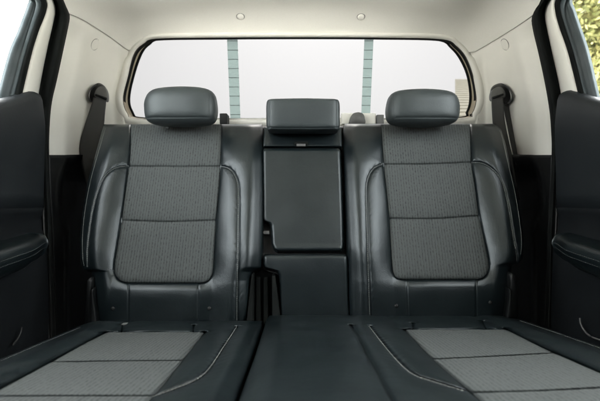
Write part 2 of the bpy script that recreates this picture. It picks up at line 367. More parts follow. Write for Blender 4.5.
block('latch_plate', 341.5, 113, 376, 124, 1.50, 1.53, M['beige'], lt, .003)
prism('latch_knob', [(351, 124), (350.5, 118), (353, 113.5), (358, 112), (363, 113.5), (365, 118), (364.5, 124)], 1.47, 1.5, M['grey'], lt)
block('window_stop', 376.8, 114.5, 384, 124, 1.49, 1.54, M['grey'], rw, .003)
block('window_stop', 219.5, 113.2, 227, 124, 1.49, 1.54, M['plastic'], rw, .003)

# --- rounded trim lip round the rear window
ctr = wo_.mean(0); nrm2 = np.roll(wo_, -3, 0) - np.roll(wo_, 3, 0); nrm2 /= np.linalg.norm(nrm2, axis=1)[:, None]; nrm2 = np.stack([nrm2[:, 1], -nrm2[:, 0]], 1)
nrm2 *= np.sign(((wo_ - ctr) * nrm2).sum(1))[:, None]
rings = []
for px_, of in ((-.5, -.012), (-.3, .002), (.6, .007), (2, .009), (4, .008), (6, .003), (7.5, -.004), (9, -.012)):
    sc_ = np.where(wo_[:, 1] < 60, .75, 1)[:, None]
    rings.append([skinpx(p[0], p[1], of) for p in wo_ + nrm2 * px_ * sc_])
ws_ = loft(rings, 'window_surround', M['beige'], None); tag(ws_, 'rounded beige trim lip framing the rear window', 'window trim')

# --- headliner: from the seams and the window's top edge, up and forward over the cab
seamL = spl([(65, 11.5), (69.5, 13), (85, 20), (110, 36), (133, 53)], 14); seamR = spl([(468.5, 54.5), (473, 52), (500, 36), (522, 22), (531.5, 15), (537, 12)], 14)
topw = np.array([p for p in wo_ if p[1] < 53]); topw = topw[np.argsort(topw[:, 0])]
edge_px = np.vstack([seamL[:-1], topw, seamR[1:]])
CO = np.array([0, .35, .12]); rows = []
E0 = np.array([skinpx(p[0], p[1] + 1.0 * (i < 13 or i >= len(edge_px) - 13), .002) for i, p in enumerate(edge_px)]); K = 90
far = np.array([[.62 * (i / (len(E0) - 1) * 2 - 1), -1.0, .66] for i in range(len(E0))])
for k in range(K):
    t = (k / (K - 1)) ** 1.35; row = []
    for i in range(len(E0)):
        a = E0[i] - CO; b = far[i] - CO; a = a / np.linalg.norm(a); b = b / np.linalg.norm(b); om = math.acos(max(-1, min(1, a @ b)))
        d = (math.sin((1 - t) * om) * a + math.sin(t * om) * b) / math.sin(om)
        row.append(E0[i] if k == 0 else skin(CO, d, .002))
    rows.append(row)
hl = build('headliner', np.array(rows).reshape(-1, 3), gridF(K, len(E0)), M['liner']); solid(hl, .025, -1)
tag(hl, 'beige cloth roof lining curving down to the rear window', 'headliner')
for x, y in ((240.5, 16), (361, 16.3)):
    p = skinpx(x, y); n = skinN(p); mb = MB(); mb.disc(p + n * .002, n, .0125, .005, dome=.002); cl_ = mb.build('clip', M['beige'], hl)
    mb = MB(); ax = np.cross(n, [1., 0, 0]); ax /= np.linalg.norm(ax); ay = np.cross(n, ax)
    mb.tube([p + n * .0028 + (ax * math.cos(t) + ay * math.sin(t)) * .0135 for t in np.linspace(0, 2 * math.pi, 30)], .0012, 6); mb.build('clip_rim', M['grey'], cl_)

# --- pillar trims
WS = {-1: [(67, 7), (70, 15), (68.6, 25.6), (62.6, 54), (57, 80), (52, 102), (49.8, 125), (49.3, 158)],
      1: [(534.5, 10), (531.5, 19), (533, 31), (538.5, 54), (544.5, 82), (549, 108), (551, 130), (551.5, 158)]}
def pillar(s):
    nm = 'left' if s < 0 else 'right'
    out = spl([(65, 12)] + [(x - 3, y) for x, y in WS[-1][2:]] if s < 0 else [(537, 12)] + [(x + 3, y) for x, y in WS[1][2:]], 60)
    inn = spl([(133, 53), (127, 77), (122.5, 98), (124, 118), (128, 160)] if s < 0 else [(470.5, 53), (474, 77), (477, 98), (476, 118), (472, 160)], 60)
    V = []; K = 44
    root = empty('pillar_trim', skinpx(95 if s < 0 else 505, 120))
    top = seamL if s < 0 else seamR[::-1]
    tt = resample(top, K)
    for k in (4, 3, 2, 1):
        for j in range(K): V.append(skinpx(tt[j][0], tt[j][1] - 1.6 * k, -.004 * k - .002))
    for i in range(60):
        f = i / 59
        for j in range(K):
            t = j / (K - 1); p = out[i] * (1 - t) + inn[i] * t
            line = tt[0] * (1 - t) + tt[-1] * t; p = p + (tt[j] - line) * max(0, 1 - f * 4)       # top row follows the seam
            dpx = abs(p[0] - out[i][0]) - 3; ipx = abs(inn[i][0] - p[0])
            off = -.012 * (1 - sstep(dpx / 15)) + .004 * math.exp(-((dpx - 17) / 4) ** 2) - .006 * math.exp(-((ipx - 10) / 3.5) ** 2) + .006 * (1 - sstep(ipx / 7))
            V.append(skinpx(p[0], p[1], off * sstep(f / .2) - .002 * (1 - sstep(f / .06))))
    o = build('trim_panel', V, gridF(64, K) if s < 0 else [f[::-1] for f in gridF(64, K)], M['beige'], root)
    solid(o, .02, 1 if s < 0 else 1)
    cx, cy = (95, 44.5) if s < 0 else (505, 44.5)
    p = skinpx(cx, cy, .0); n = skinN(p); mb = MB(); mb.disc(p, n, .0195, .0014, n=40); cc = mb.build('clip_cover', M['beige'], root)
    ax = np.cross(n, [0, 0, 1.]); ax /= np.linalg.norm(ax); ay = np.cross(n, ax)
    mb = MB(); mb.tube([p + n * .0006 + (ax * math.cos(t) + ay * math.sin(t)) * .0201 for t in np.linspace(0, 2 * math.pi, 44)], .0009, 6); mb.build('cover_gap', M['grey'], cc)
    tag(root, f'beige {nm} rear pillar trim between the {nm} door seal and the rear window', 'pillar trim', 'rear pillar trims')
    # dark lower trim beside the seat
    lo = empty('lower_trim', skinpx(62 if s < 0 else 538, 250)); tag(lo, f'dark plastic lower trim under the beige {nm} pillar, beside the seat', 'lower trim', 'dark lower trims beside the seat')
    oo = spl([(49.3, 155), (50, 180), (53, 235), (56, 330), (58, 400)] if s < 0 else [(551.5, 155), (551, 180), (548, 235), (545, 330), (542, 400)], 70)
    ridge = [(68, 156), (64, 166), (59, 184), (58.5, 212), (64, 226), (66, 245), (66.5, 410)] if s < 0 else [(532, 156), (536, 163), (541, 178), (542.5, 212), (535.5, 226), (534.5, 245), (534, 410)]
    rg = spl(ridge, 60); V = []; K = 50
    for i in range(70):
        for j in range(K):
            t = j / (K - 1); p = oo[i] + np.array([-s * 1.0 * 62 * t, 0])
            rx = np.interp(p[1], rg[:, 1], rg[:, 0]); dd = (rx - p[0]) * s       # + outboard of the ridge
            dd = -dd
            V.append(skinpx(p[0], p[1], .022 + sstep((p[1] - 156) / 26) * (.004 * math.exp(-(dd / 1.6) ** 2) - .05 * sstep(-dd / 4))))
    o = build('ridged_panel', V, gridF(70, K) if s < 0 else [f[::-1] for f in gridF(70, K)], M['plastic'], lo); solid(o, .006, 1)
for s in (-1, 1): pillar(s)

# sill under the window
V = []; xs = np.linspace(121, 479, 60)
for y in np.linspace(118.5, 150, 14):
    for x in xs: V.append(skinpx(x, y, .004 if y < 121 else 0))
o = build('sill_trim', V, gridF(14, 60), M['beige']); solid(o, .02, 1); tag(o, 'beige trim strip running under the rear window behind the seat', 'sill trim')

# --- door seals, doors
EXT = lambda s, X, z, Ys: [(300 + s * X * F / Y, 200.5 - z * F / Y) for Y in Ys]
def sideStrip(name, A, B, offs, m, parent, n=70, s=-1, bulge=None):
    A = spl(A, n); B = spl(B, n); K = len(offs); V = []
    for i in range(n):
        for j in range(K):
            t = j / (K - 1); p = A[i] * (1 - t) + B[i] * t; V.append(side(p[0], p[1], offs[j]))
    o = build(name, V, gridF(n, K) if s > 0 else [f[::-1] for f in gridF(n, K)], m, parent); solid(o, .012, 1); return o
def door(s):
    nm = 'left' if s < 0 else 'right'
    mir = (lambda P: P)
    if s < 0:
        seal_o = [(16, -66), (52, -25)] + WS[-1] + [(52, 235), (56, 330), (59, 400)]
        seal_i = [(6, -62), (38, -22), (52, 0), (55, 11), (53, 24), (46.5, 54), (40, 89), (37.5, 110), (39, 150), (42.5, 235), (46, 330), (49, 400)]
        fr_i = [(2, -60), (33, -20), (46, 0), (46, 12), (39, 31), (32, 54), (22, 97), (20, 108)]
        ch_i = [(-8, -56), (22, -18), (35, 0), (35.5, 9), (31, 24), (22, 54), (10, 100), (8, 108)]
        ed_i = [(-10, -56), (20, -18), (33, 0), (32, 7), (22, 34), (13.5, 54), (1.5, 98), (-1, 108)]
        fr_o = [(6, -62), (38, -22), (52, 0), (55, 11), (53, 24), (46.5, 54), (40, 89), (39, 108)]
    else:
        seal_o = [(584, -66), (556, -25), (541.5, 0)] + WS[1] + [(548, 235), (545, 330), (542, 400)]
        seal_i = [(594, -62), (562, -22), (549, 0), (545, 13.5), (547, 30), (552, 54), (559.5, 89), (562, 110), (561, 150), (557, 235), (554, 330), (551, 400)]
        fr_i = [(598, -60), (567, -20), (555.7, 0), (555, 11), (559, 27), (568, 54), (578.5, 97), (581, 108)]
        ch_i = [(608, -56), (578, -18), (566, 0), (564.4, 13.5), (569, 30), (576.5, 54), (587.5, 97), (590, 108)]
        ed_i = [(610, -56), (580, -18), (567.5, 0), (571, 13), (577, 31), (584.5, 54), (594.5, 97), (597, 108)]
        fr_o = [(594, -62), (562, -22), (549, 0), (545, 13.5), (547, 30), (552, 54), (559.5, 89), (561, 108)]
    fr_o = [(x - s * 3, y) for x, y in fr_o]
    ws = sideStrip('door_seal', seal_o, seal_i, [-.03, .008, .014, .014, .008, .004, -.012, -.016, -.1], M['rubber'], None, 110, s)
    fl_ = sideStrip('seal_flange', seal_i, [(x + s * 8, y) for x, y in seal_i], [-.02, -.05, -.09], M['rubber'], ws, 110, s)
    tag(ws, f'black rubber seal around the {nm} door opening', 'door seal', 'rubber door seals')
    d = empty('car_door', (s * .8, 1.1, -.9)); tag(d, f'{nm} rear door with dark panel, stitched armrest and ' + ('white lit window' if s < 0 else 'window onto green leaves'), 'car door', 'rear doors')
    sideStrip('frame_trim', fr_o, fr_i, [-.05, -.02, -.012, -.009, -.008, -.012], M['beige'], d, 70, s)
    sideStrip('glass_channel', fr_i, ch_i, [-.014, -.008, -.01, -.02, -.024], M['rubber'], d, 70, s)
    ed = sideStrip('glass_edge', ch_i, ed_i, [-.02, -.028, -.024, -.03, -.028], M['edge'], d, 70, s)
    V = [[s * (sideX(z, -.034)), y, z] for z in np.linspace(.15, .68, 10) for y in np.linspace(-.25, 1.17, 4)]
    build('glass', V, gridF(10, 4), M['side_glass'], d)
    # panel: profile down the door, swept along the door's length
    top = [(-60, 115), (-20, 104.5), (0, 100.8), (18, 98), (37, 92.8), (40.5, 93.5)] if s < 0 else [(660, 113), (620, 104), (600, 100.4), (583, 97.6), (563, 91.8), (560, 92.5)]
    tp = [side(x, y, .0) for x, y in top]; yz = np.array([[p[1], p[2]] for p in tp]); yz = yz[np.argsort(yz[:, 0])]
    ys = np.r_[np.linspace(-.25, 1.1, 44), np.linspace(1.11, 1.13, 10)]; rows = []
    for y in ys:
        zt = np.interp(y, yz[:, 0], yz[:, 1]) if y > yz[0, 0] else yz[0, 1] - (yz[0, 0] - y) * .05
        e = 0
        zb = zt - .03
        X0 = sideX(zt, 0); prof = [(X0 + .032, zt - .02), (X0 + .03, zt - .004), (X0 + .018, zt), (X0 + .004, zt - .001), (X0 - .006, zt - .008), (X0 - .011, zt - .022), (X0 - .012, zt - .05)] + [(X0 - .012 + .024 * q, zt - .09 + (.11 - zt) * q) for q in np.linspace(0, 1, 6)] + [(.74, -.02), (.745, -.035), (.75, -.05), (.75, -.085), (.742, -.1), (.735, -.13), (.73, -.3), (.73, -.6), (.735, -.85)]
        rows.append([(s * (x + e * .6), y + max(0, y - .9) / .23 * (-.022 + .055 * min(1, max(0, (.27 - z) / .33))), z) for x, z in prof])
    for nm_, sl_, m_ in (('upper_panel', slice(0, 14), M['insert']), ('lower_panel', slice(13, None), M['vinyl'])):
        rr_ = [r_[sl_] for r_ in rows]; e = len(rr_[0]); o = build(nm_, np.array(rr_).reshape(-1, 3), gridF(len(ys), e) if s < 0 else [f[::-1] for f in gridF(len(ys), e)], m_, d); solid(o, .02, -1)
    # armrest
    yy = np.linspace(.0, 1.105, 56); rows = []
    for y in yy:
        zr = -.128 + .09 * (y - .85) - .02 * 0; zr = -.122 + .1 * (y - .9); tp = .078 * (1 - .4 * sstep((y - .98) / .125)) if True else 0
        X1 = .742 - tp
        prof = [(.752, zr + .012), (.74, zr + .013), (X1 + .02, zr + .01), (X1 + .008, zr + .004), (X1 + .001, zr - .008), (X1, zr - .018), (X1 + .003, zr - .028), (X1 + .01, zr - .044), (X1 + .03, zr - .06), (.752, zr - .075)]
        rows.append([(s * x, y, z) for x, z in prof])
    K = 10; Fs = gridF(len(yy), K); Fs.append(tuple(range((len(yy) - 1) * K, len(yy) * K))[::-1]); Fs.append(tuple(range(K)))
    ar = build('armrest', np.array(rows).reshape(-1, 3), Fs if s < 0 else [f[::-1] for f in Fs], M['leather'], d)
    for k, zo in ((5, .006), (6, .002)):
        mb = MB()
        line = np.array([rows[i][k] for i in range(len(yy))]) + [-s * .0006, 0, zo]
        dash(mb, line, .0055, .0018, .0007)
        mb.build('stitching', M['dimthread'], ar)
    # pocket grip low on the door
    gx = [(13, 345), (18, 338), (21, 331), (21.5, 327)] if s < 0 else [(580, 318), (580.5, 323), (584, 330), (590, 336), (600, 340)]
    mb = MB(); mb.tube([side(x, y, .025) for x, y in spl(gx, 16)], .0022, 8); mb.build('pocket_edge', M['darkgrey' if s < 0 else 'grey'], d)
    mb = MB(); mb.box((s * .83, .45, -.36), (.012, .72, .56)); mb.build('outer_skin', M['paint'], d, smooth=False)
def dash(mb, P, ln, gap, r, n=5):
    P = np.asarray(P, float); Ls = np.r_[0, np.cumsum(np.linalg.norm(np.diff(P, axis=0), axis=1))]; s = 0
    f = lambda q: np.array([np.interp(q, Ls, P[:, k]) for k in range(3)])
    while s + ln < Ls[-1]:
        mb.tube([f(s), f(s + ln * .2), f(s + ln * .8), f(s + ln)], [r * .5, r, r, r * .5], n); s += ln + gap
for s in (-1, 1): door(s)

# ================================================================== UPHOLSTERY
class Plane:
    def __init__(s, p0, p1):                     # p0, p1: (Y, Z) of two points on a plane that runs straight across the cab
        s.O = np.array([0, p0[0], p0[1]]); s.V = np.array([0, p1[0] - p0[0], p1[1] - p0[1]]); s.V /= np.linalg.norm(s.V); s.U = np.array([1.0, 0, 0])
        s.N = np.cross(s.U, s.V)
        if s.N @ s.O > 0: s.N = -s.N
        s.D = -(s.N @ s.O)
    def uv(s, x, y):
        r = ray(x, y); p = r * (-s.D / (s.N @ r)); q = p - s.O; return np.array([q @ s.U, q @ s.V])
    def line(s, P): return np.array([s.uv(*p) for p in P])
    def pt(s, U, Vv, h):
        P = s.O + U[..., None] * s.U + Vv[..., None] * s.V
        return P * ((s.D - h) / s.D)[..., None]
def pad(name, pl, left, right, hf, m, parent, step=.0024, depth=.08, R_=.012, taper=.0, vr=None, edges=(1, 1, 1, 1)):
    """left/right: uv polylines, running down; hf(U, V): height of the cover over the plane"""
    left = np.asarray(left); right = np.asarray(right); v0, v1 = (max(left[0, 1], right[0, 1]), min(left[-1, 1], right[-1, 1])) if vr is None else vr
    nv = int((v1 - v0) / step) + 2; t = np.linspace(0, 1, nv); vs = v0 + (v1 - v0) * t
    xl = np.interp(vs, left[:, 1], left[:, 0]); xr = np.interp(vs, right[:, 1], right[:, 0]); nu = int((xr - xl).max() / step) + 2
    q = np.linspace(0, 1, nu); U = xl[:, None] + (xr - xl)[:, None] * q; Vv = np.repeat(vs[:, None], nu, 1)
    H = hf(U, Vv); big = 1e3
    dl = (U - xl[:, None]) if edges[0] else big; dr = (xr[:, None] - U) if edges[1] else big; dt = (Vv - v0) if edges[2] else big; db = (v1 - Vv) if edges[3] else big
    ed = np.minimum(np.minimum(dl, dr), np.minimum(dt, db)) * np.ones_like(U)
    # round off the rectangular corners too
    ex = np.minimum(dl, dr) * np.ones_like(U); ey = np.minimum(dt, db) * np.ones_like(U)
    a = np.clip(1 - ex / R_, 0, 1); b = np.clip(1 - ey / R_, 0, 1); c = np.clip(np.sqrt(a * a + b * b), 0, 1)
    H = H - R_ * (1 - np.sqrt(1 - c * c))
    P = pl.pt(U, Vv, H); V = P.reshape(-1, 3); Fs = gridF(nv, nu)
    idx = np.arange(nv * nu).reshape(nv, nu); ring = list(idx[0, :]) + list(idx[1:, -1]) + list(idx[-1, -2::-1]) + list(idx[-2:0:-1, 0])
    back = V[ring] - pl.N * depth; n0 = len(V); V = np.vstack([V, back]); k = len(ring)
    Fs += [(ring[j], n0 + j, n0 + (j + 1) % k, ring[(j + 1) % k]) for j in range(k)] + [tuple(range(n0, n0 + k))[::-1]]
    uv = np.vstack([np.stack([U.ravel(), Vv.ravel()], 1), np.stack([U.ravel(), Vv.ravel()], 1)[ring]])
    flip = np.cross(pl.U, pl.V) @ pl.N > 0
    if not flip: pass
    Fs = [f[::-1] for f in Fs] if flip else Fs
    return build(name, V, Fs, m, parent, True, uv)
def groove(U, Vv, lines, depth=.004, wd=.0024):
    h = np.zeros_like(U)
    for l in lines: h = np.minimum(h, -depth * np.exp(-(polydist(U, Vv, l) / wd) ** 2))
    return h
def lump(U, Vv, a, k, ph=0.0):
    return a * .7 * (np.sin(U * k * 1.3 + 1.7 + ph + 1.3 * np.sin(Vv * k * .7)) * np.sin(Vv * k + .6 + ph + 1.1 * np.sin(U * k * .6)))
def inside(U, Vv, left, right):
    xl = np.interp(Vv, left[:, 1], left[:, 0]); xr = np.interp(Vv, right[:, 1], right[:, 0]); return np.minimum(U - xl, xr - U)
def seamthread(name, pl, line, hf, m, parent, off=.0007, ln=.0042, gap=.0014, r=.00062, shift=0.0):
    l = resample(np.asarray(line), 160)
    if shift:
        t = np.gradient(l, axis=0); t /= np.linalg.norm(t, axis=1)[:, None]; l = l + np.stack([-t[:, 1], t[:, 0]], 1) * shift
    P = pl.pt(l[:, 0], l[:, 1], hf(l[:, 0], l[:, 1]) + off)
    mb = MB(); dash(mb, P, ln, gap, r); return mb.build(name, m, parent)

BACK = Plane((1.27, .243), (1.05, -.319))

def seatback(label, outL, outR, fab, seams, curves, verts, buttons, thread_edges, name='backrest', root_px=(180, 322), vr=(124.3, 327)):
    root = empty(name, at(*root_px, 1.06)); tag(root, label, 'seat backrest', 'rear seat backrests')
    pl = BACK; oL = pl.line(outL); oR = pl.line(outR); fL = pl.line(spl(fab[0], 60)); fR = pl.line(spl(fab[1], 60))
    bL = pl.line(spl(fab[0][:-3], 50)); bR = pl.line(spl(fab[1][:-3], 50))
    f0, f1 = max(fL[0, 1], fR[0, 1]), min(fL[-1, 1], fR[-1, 1])
    cv = [pl.line(spl(c, 40)) for c in curves]; vt = [pl.line(c) for c in verts]
    fedge = [fL, fR, np.array([fL[-1], fR[-1]])]
    def bolster(U, Vv):
        xl = np.interp(Vv, bL[:, 1], bL[:, 0]); xr = np.interp(Vv, bR[:, 1], bR[:, 0])
        d = np.maximum(np.maximum(xl - U, U - xr), 0)              # outboard of the cloth
        top = sstep((Vv - f0 - .02) / .12); low = 1 - sstep((Vv - (f1 - .1)) / .13)
        return .026 * np.sin(np.clip(d / .105, 0, 1.25) * math.pi / 1.25 * .72) * (.35 + .65 * top) * (.35 + .65 * low)
    v_top = pl.uv(300, 124)[1]
    def topc(Vv): return .034 * np.clip(1 - (Vv - v_top) / .11, 0, 1) ** 2.2
    def outer(U, Vv):
        a = np.interp(Vv, oL[:, 1], oL[:, 0]); b = np.interp(Vv, oR[:, 1], oR[:, 0]); d = np.minimum(U - a, b - U); return -.02 * (1 - sstep(d / .05)) ** 1.5
    allseams = cv + vt + fedge
    def hleather(U, Vv):
        near = np.full(U.shape, 1.0)
        for l in cv + fedge: near = np.minimum(near, polydist(U, Vv, l))
        h = bolster(U, Vv) + outer(U, Vv) + .006 * (1 - np.exp(-near / .012)) + groove(U, Vv, cv + fedge, .004, .002) + groove(U, Vv, vt, .002, .0018) + lump(U, Vv, .0008, 34) + pucker(U, Vv, cv, .00042)
        tl = np.clip((Vv - f1) / .12, 0, 1.3); h = h + .005 * sstep(tl / .15) * sstep(inside(U, np.minimum(Vv, f1 - .03), fL, fR) / .07 + .25) - .042 * tl ** 1.7
        ins = np.minimum(inside(U, Vv, fL, fR), f1 - Vv); h = h - .012 * sstep(ins / .006)
        return h - topc(Vv)
    pad('backrest_cover', pl, oL, oR, hleather, M['leather'], root, vr=(pl.uv(300, vr[0])[1], pl.uv(300, vr[1])[1]), depth=.10)
    fs = [pl.line(spl(s_, 20)) for s_ in seams]
    def hcloth(U, Vv):
        near = np.full(U.shape, 1.0)
        for l in fs: near = np.minimum(near, polydist(U, Vv, l))
        e = np.minimum(inside(U, Vv, fL, fR), f1 - Vv)
        return -.004 + .009 * (1 - np.exp(-np.maximum(e, 0) / .008)) + .006 * (1 - np.exp(-near / .016)) - .004 + groove(U, Vv, fs, .005, .0022) + lump(U, Vv, .0008, 30, 1.0) - topc(Vv)
    pad('cloth_panel', pl, fL, fR, hcloth, M['cloth'], root, vr=(f0, f1), R_=.004, depth=.012)
    for c in cv:
        seamthread('stitching', pl, c, hleather, M['thread'], root, .0035, shift=.0022)
    for e in thread_edges: seamthread('edge_stitching', pl, pl.line(spl(e, 60)), hleather, M['thread'], root, .0012, ln=.0044, gap=.0008, r=.0006)
    for x, y in buttons:
        u = pl.uv(x, y); p = pl.pt(np.array(u[0]), np.array(u[1]), hleather(np.array([[u[0]]]), np.array([[u[1]]]))[0, 0]); mb = MB()
        mb.disc(p + pl.N * -.0005, pl.N, .0055, .002, n=20, dome=.001); b_ = mb.build('anchor_button', M['plastic'], root)
    return root, hleather

Lroot, Lh = seatback('left rear backrest with grey ribbed cloth and black leather, next to the belt buckle slot',
    [(104, 124), (102.5, 128), (96, 152), (87.5, 183), (82, 215), (80, 240), (80.5, 260), (82.5, 269.4), (91.5, 271), (92.5, 280), (94, 328)],
    [(262, 124), (263.3, 130), (263, 200), (262, 255), (261, 267), (252.5, 271.5), (249, 280), (247, 328)],
    ([(130.8, 124.3), (130.3, 150), (128, 171), (124, 202), (118, 243), (114.3, 266), (115.8, 275.5), (120.5, 280.8), (128, 283.2)], [(221.6, 124.3), (221.2, 150), (220.7, 170), (218, 202), (215.6, 232), (213.6, 264), (212, 275), (207, 281.3), (199, 283.2)]),
    [[(129, 166.5), (175, 166.8), (221, 166.5)], [(120, 220.5), (168, 222), (217, 220.5)]],
    [[(128.5, 166.2), (115, 168.8), (104.5, 177.5), (97, 195), (92, 217), (88.3, 246), (88, 266)], [(221, 166), (230, 168.6), (236.5, 177.5), (239, 193), (238.6, 247), (237.8, 290), (237.5, 326)]],
    [[(128.5, 283), (128, 327)], [(198.5, 283), (197.5, 327)]], [(113, 308.5), (209.3, 308.3)],
    [[(105.5, 128), (98.5, 152), (90, 183), (84.4, 215), (82.4, 240), (82.8, 258), (84, 266)]])
Rroot, Rh = seatback('wide right and centre rear backrest with fold down armrest',
    [(344.5, 124), (343, 130), (344, 160), (346.5, 220), (348, 256), (349, 290), (350, 328)],
    [(495, 123.5), (501, 129.5), (505, 142), (511, 167.5), (517, 193), (522, 224.5), (523.5, 245), (522.5, 256), (519.5, 262.5), (512, 265.5), (510.5, 275), (509, 292), (507, 328)],
    ([(381, 124.3), (383.4, 164), (386.5, 193), (389, 221), (390.7, 247), (391.8, 264), (393, 272.5), (396.5, 277.8), (405, 279.8)], [(470, 124.3), (471.5, 161), (474.6, 183), (479, 215), (485.5, 246), (488.6, 262), (488.3, 270), (484.5, 277), (476, 279.8)]),
    [[(383, 164.5), (427, 164.3), (472, 162.5)], [(388.5, 218.6), (434, 219), (480, 216)]],
    [[(383.2, 164), (374, 168.5), (368.6, 178), (366.8, 193), (368.2, 247), (370, 300), (371, 324)], [(471.5, 162), (483, 163), (494.5, 170.5), (503, 183), (508.5, 204), (514, 237), (517, 253), (517.4, 262)]],
    [[(407, 279.8), (408.5, 327)], [(476, 279.8), (476.8, 327)]], [(396.5, 305.6), (490.5, 302.5)],
    [[(499.5, 130), (503.3, 142), (509, 167.5), (515, 193), (520, 224.5), (521.6, 245), (520.6, 255)]], root_px=(400, 322), vr=(123.8, 325))

# --- centre section: panel, folding armrest, base (parts of the wide backrest)
pl = BACK
def flat(a=.004, rr=.014, base=.0, k=0.0, lns=()):
    def f(U, Vv): return base + lump(U, Vv, .0006, 38, k) + (groove(U, Vv, lns, .003, .002) if lns else 0)
    return f
bk = pad('centre_backing', pl, pl.line([(256, 126), (255, 150), (258, 270), (280, 276), (281, 328)]), pl.line([(346, 126), (348, 200), (352, 328)]), flat(base=-.045), M['plastic'], Rroot, step=.01, depth=.05)
cp = pad('centre_panel', pl, pl.line([(264.2, 127), (264, 132), (263, 146.8)]), pl.line([(341.3, 127), (341.4, 132), (342, 146.8)]), flat(base=.004), M['leather'], Rroot, R_=.006, depth=.06)
aL = [(264.5, 148.2), (262.6, 151), (262.4, 180), (262.4, 218), (263.4, 220.6), (268, 222), (270.2, 224.5), (270.8, 232), (271.4, 244), (273.5, 249), (276.5, 251.2)]
aR = [(338.5, 148.2), (340.6, 151), (342, 180), (343.8, 220), (344.6, 244), (343.6, 249), (341, 251.2)]
arm = pad('folding_armrest', pl, pl.line(aL), pl.line(aR), lambda U, Vv: .014 + lump(U, Vv, .0008, 30, 2.0) - .024 * np.clip((Vv - pl.uv(300, 150)[1]) / .27, 0, 1.1), M['leather'], Rroot, R_=.011, depth=.055)
bs = pad('centre_base', pl, pl.line([(264.6, 254.3), (263.4, 257), (263.4, 264), (265, 267.5), (271.5, 269), (276.5, 270.5), (279, 274.5), (279.8, 285), (280.2, 318), (282, 322.5), (290, 327)]), pl.line([(346, 254.3), (347.4, 257), (348.5, 290), (349.6, 327)]),
         lambda U, Vv: .003 + lump(U, Vv, .001, 28, .5) - .045 * np.clip((Vv - pl.uv(300, 258)[1]) / .17, 0, 1.1) ** 1.2, M['leather'], Rroot, R_=.009, depth=.06)
# pull loop
u = pl.uv(301, 145.2); p = pl.pt(np.array(u[0]), np.array(u[1]), np.array(.008)); mb = MB(); mb.box(p, (.014, .004, .0042)); o = mb.build('pull_loop', M['grey'], arm, False); bevel(o, .002)
mb = MB(); mb.box(p + pl.N * -.001 + np.array([0, 0, .006]), (.021, .003, .006)); o = mb.build('loop_recess', M['rubber'], cp, False); bevel(o, .004)
mb = MB(); mb.box(pl.pt(*[np.array(q) for q in pl.uv(266.5, 232.5)], np.array(-.024)), (.009, .004, .005)); o = mb.build('hinge_pin', M['grey'], arm, False); bevel(o, .002)

# --- buckle slot with its ribbed guide (part of the wide backrest)
bw = empty('buckle_slot', at(265, 300, 1.09)); bw.parent = Rroot; bw.location = at(265, 300, 1.09) - np.array(Rroot.location)
def bar(name, x0t, x1t, x0b, x1b, y0, y1, d, th, m, parent, bw_=.004):
    P = [at(x0t, y0, d), at(x1t, y0, d), at(x1b, y1, d - .03), at(x0b, y1, d - .03)]; Q = [q + np.array([0, th, 0]) for q in P]
    o = build(name, P + Q, [(0, 3, 2, 1), (4, 5, 6, 7), (0, 1, 5, 4), (1, 2, 6, 5), (2, 3, 7, 6), (3, 0, 4, 7)], m, parent, False); bevel(o, bw_, 4); return o
bar('slot_back', 247, 283, 245, 285, 262, 330, 1.155, .03, M['rubber'], bw)
bar('slot_rib', 255.6, 260.2, 255.5, 260.8, 277, 328, 1.13, .03, M['rubber'], bw)
bar('slot_rib', 263.4, 268, 263.4, 268.8, 277, 328, 1.13, .03, M['rubber'], bw)
bar('slot_cheek', 251.5, 253, 246, 252.5, 274, 327.5, 1.1, .05, M['rubber'], bw, .002)
bar('slot_cheek', 272, 275, 272.3, 281, 276, 327.5, 1.1, .05, M['rubber'], bw, .002)
# strap curling out at the foot of the centre base
mb = MB(); mb.tube([at(x, y, 1.035) for x, y in spl([(280, 322), (284, 325), (293, 325.8), (301, 325), (303, 321), (304.5, 318.5)], 24)], .0022, 8, flat=.6); mb.build('strap_end', M['plastic'], bw)

# --- hinge covers at the outer lower corners
def hinge(P1, P2, root, d=1.075):
    h1 = prism('hinge_cover', P1, d, d + .06, M['plastic'], root, 40, .8); prism('hinge_cover_lip', P2, d - .01, d + .03, M['plastic'], h1, 40, .7)
hinge([(89, 277.5), (90.8, 280), (91.2, 295), (91.8, 326), (84.5, 327), (85.5, 300), (86.5, 281)], [(91.6, 288), (93, 300), (96, 327), (89.5, 327), (90.6, 305)], Lroot)
hinge([(512.5, 273), (515.5, 274.5), (517.3, 283), (518.8, 318), (510, 319), (510.8, 290), (511, 276)], [(510.6, 288), (511.8, 300), (512, 319), (507.6, 319.5), (509.3, 303)], Rroot)

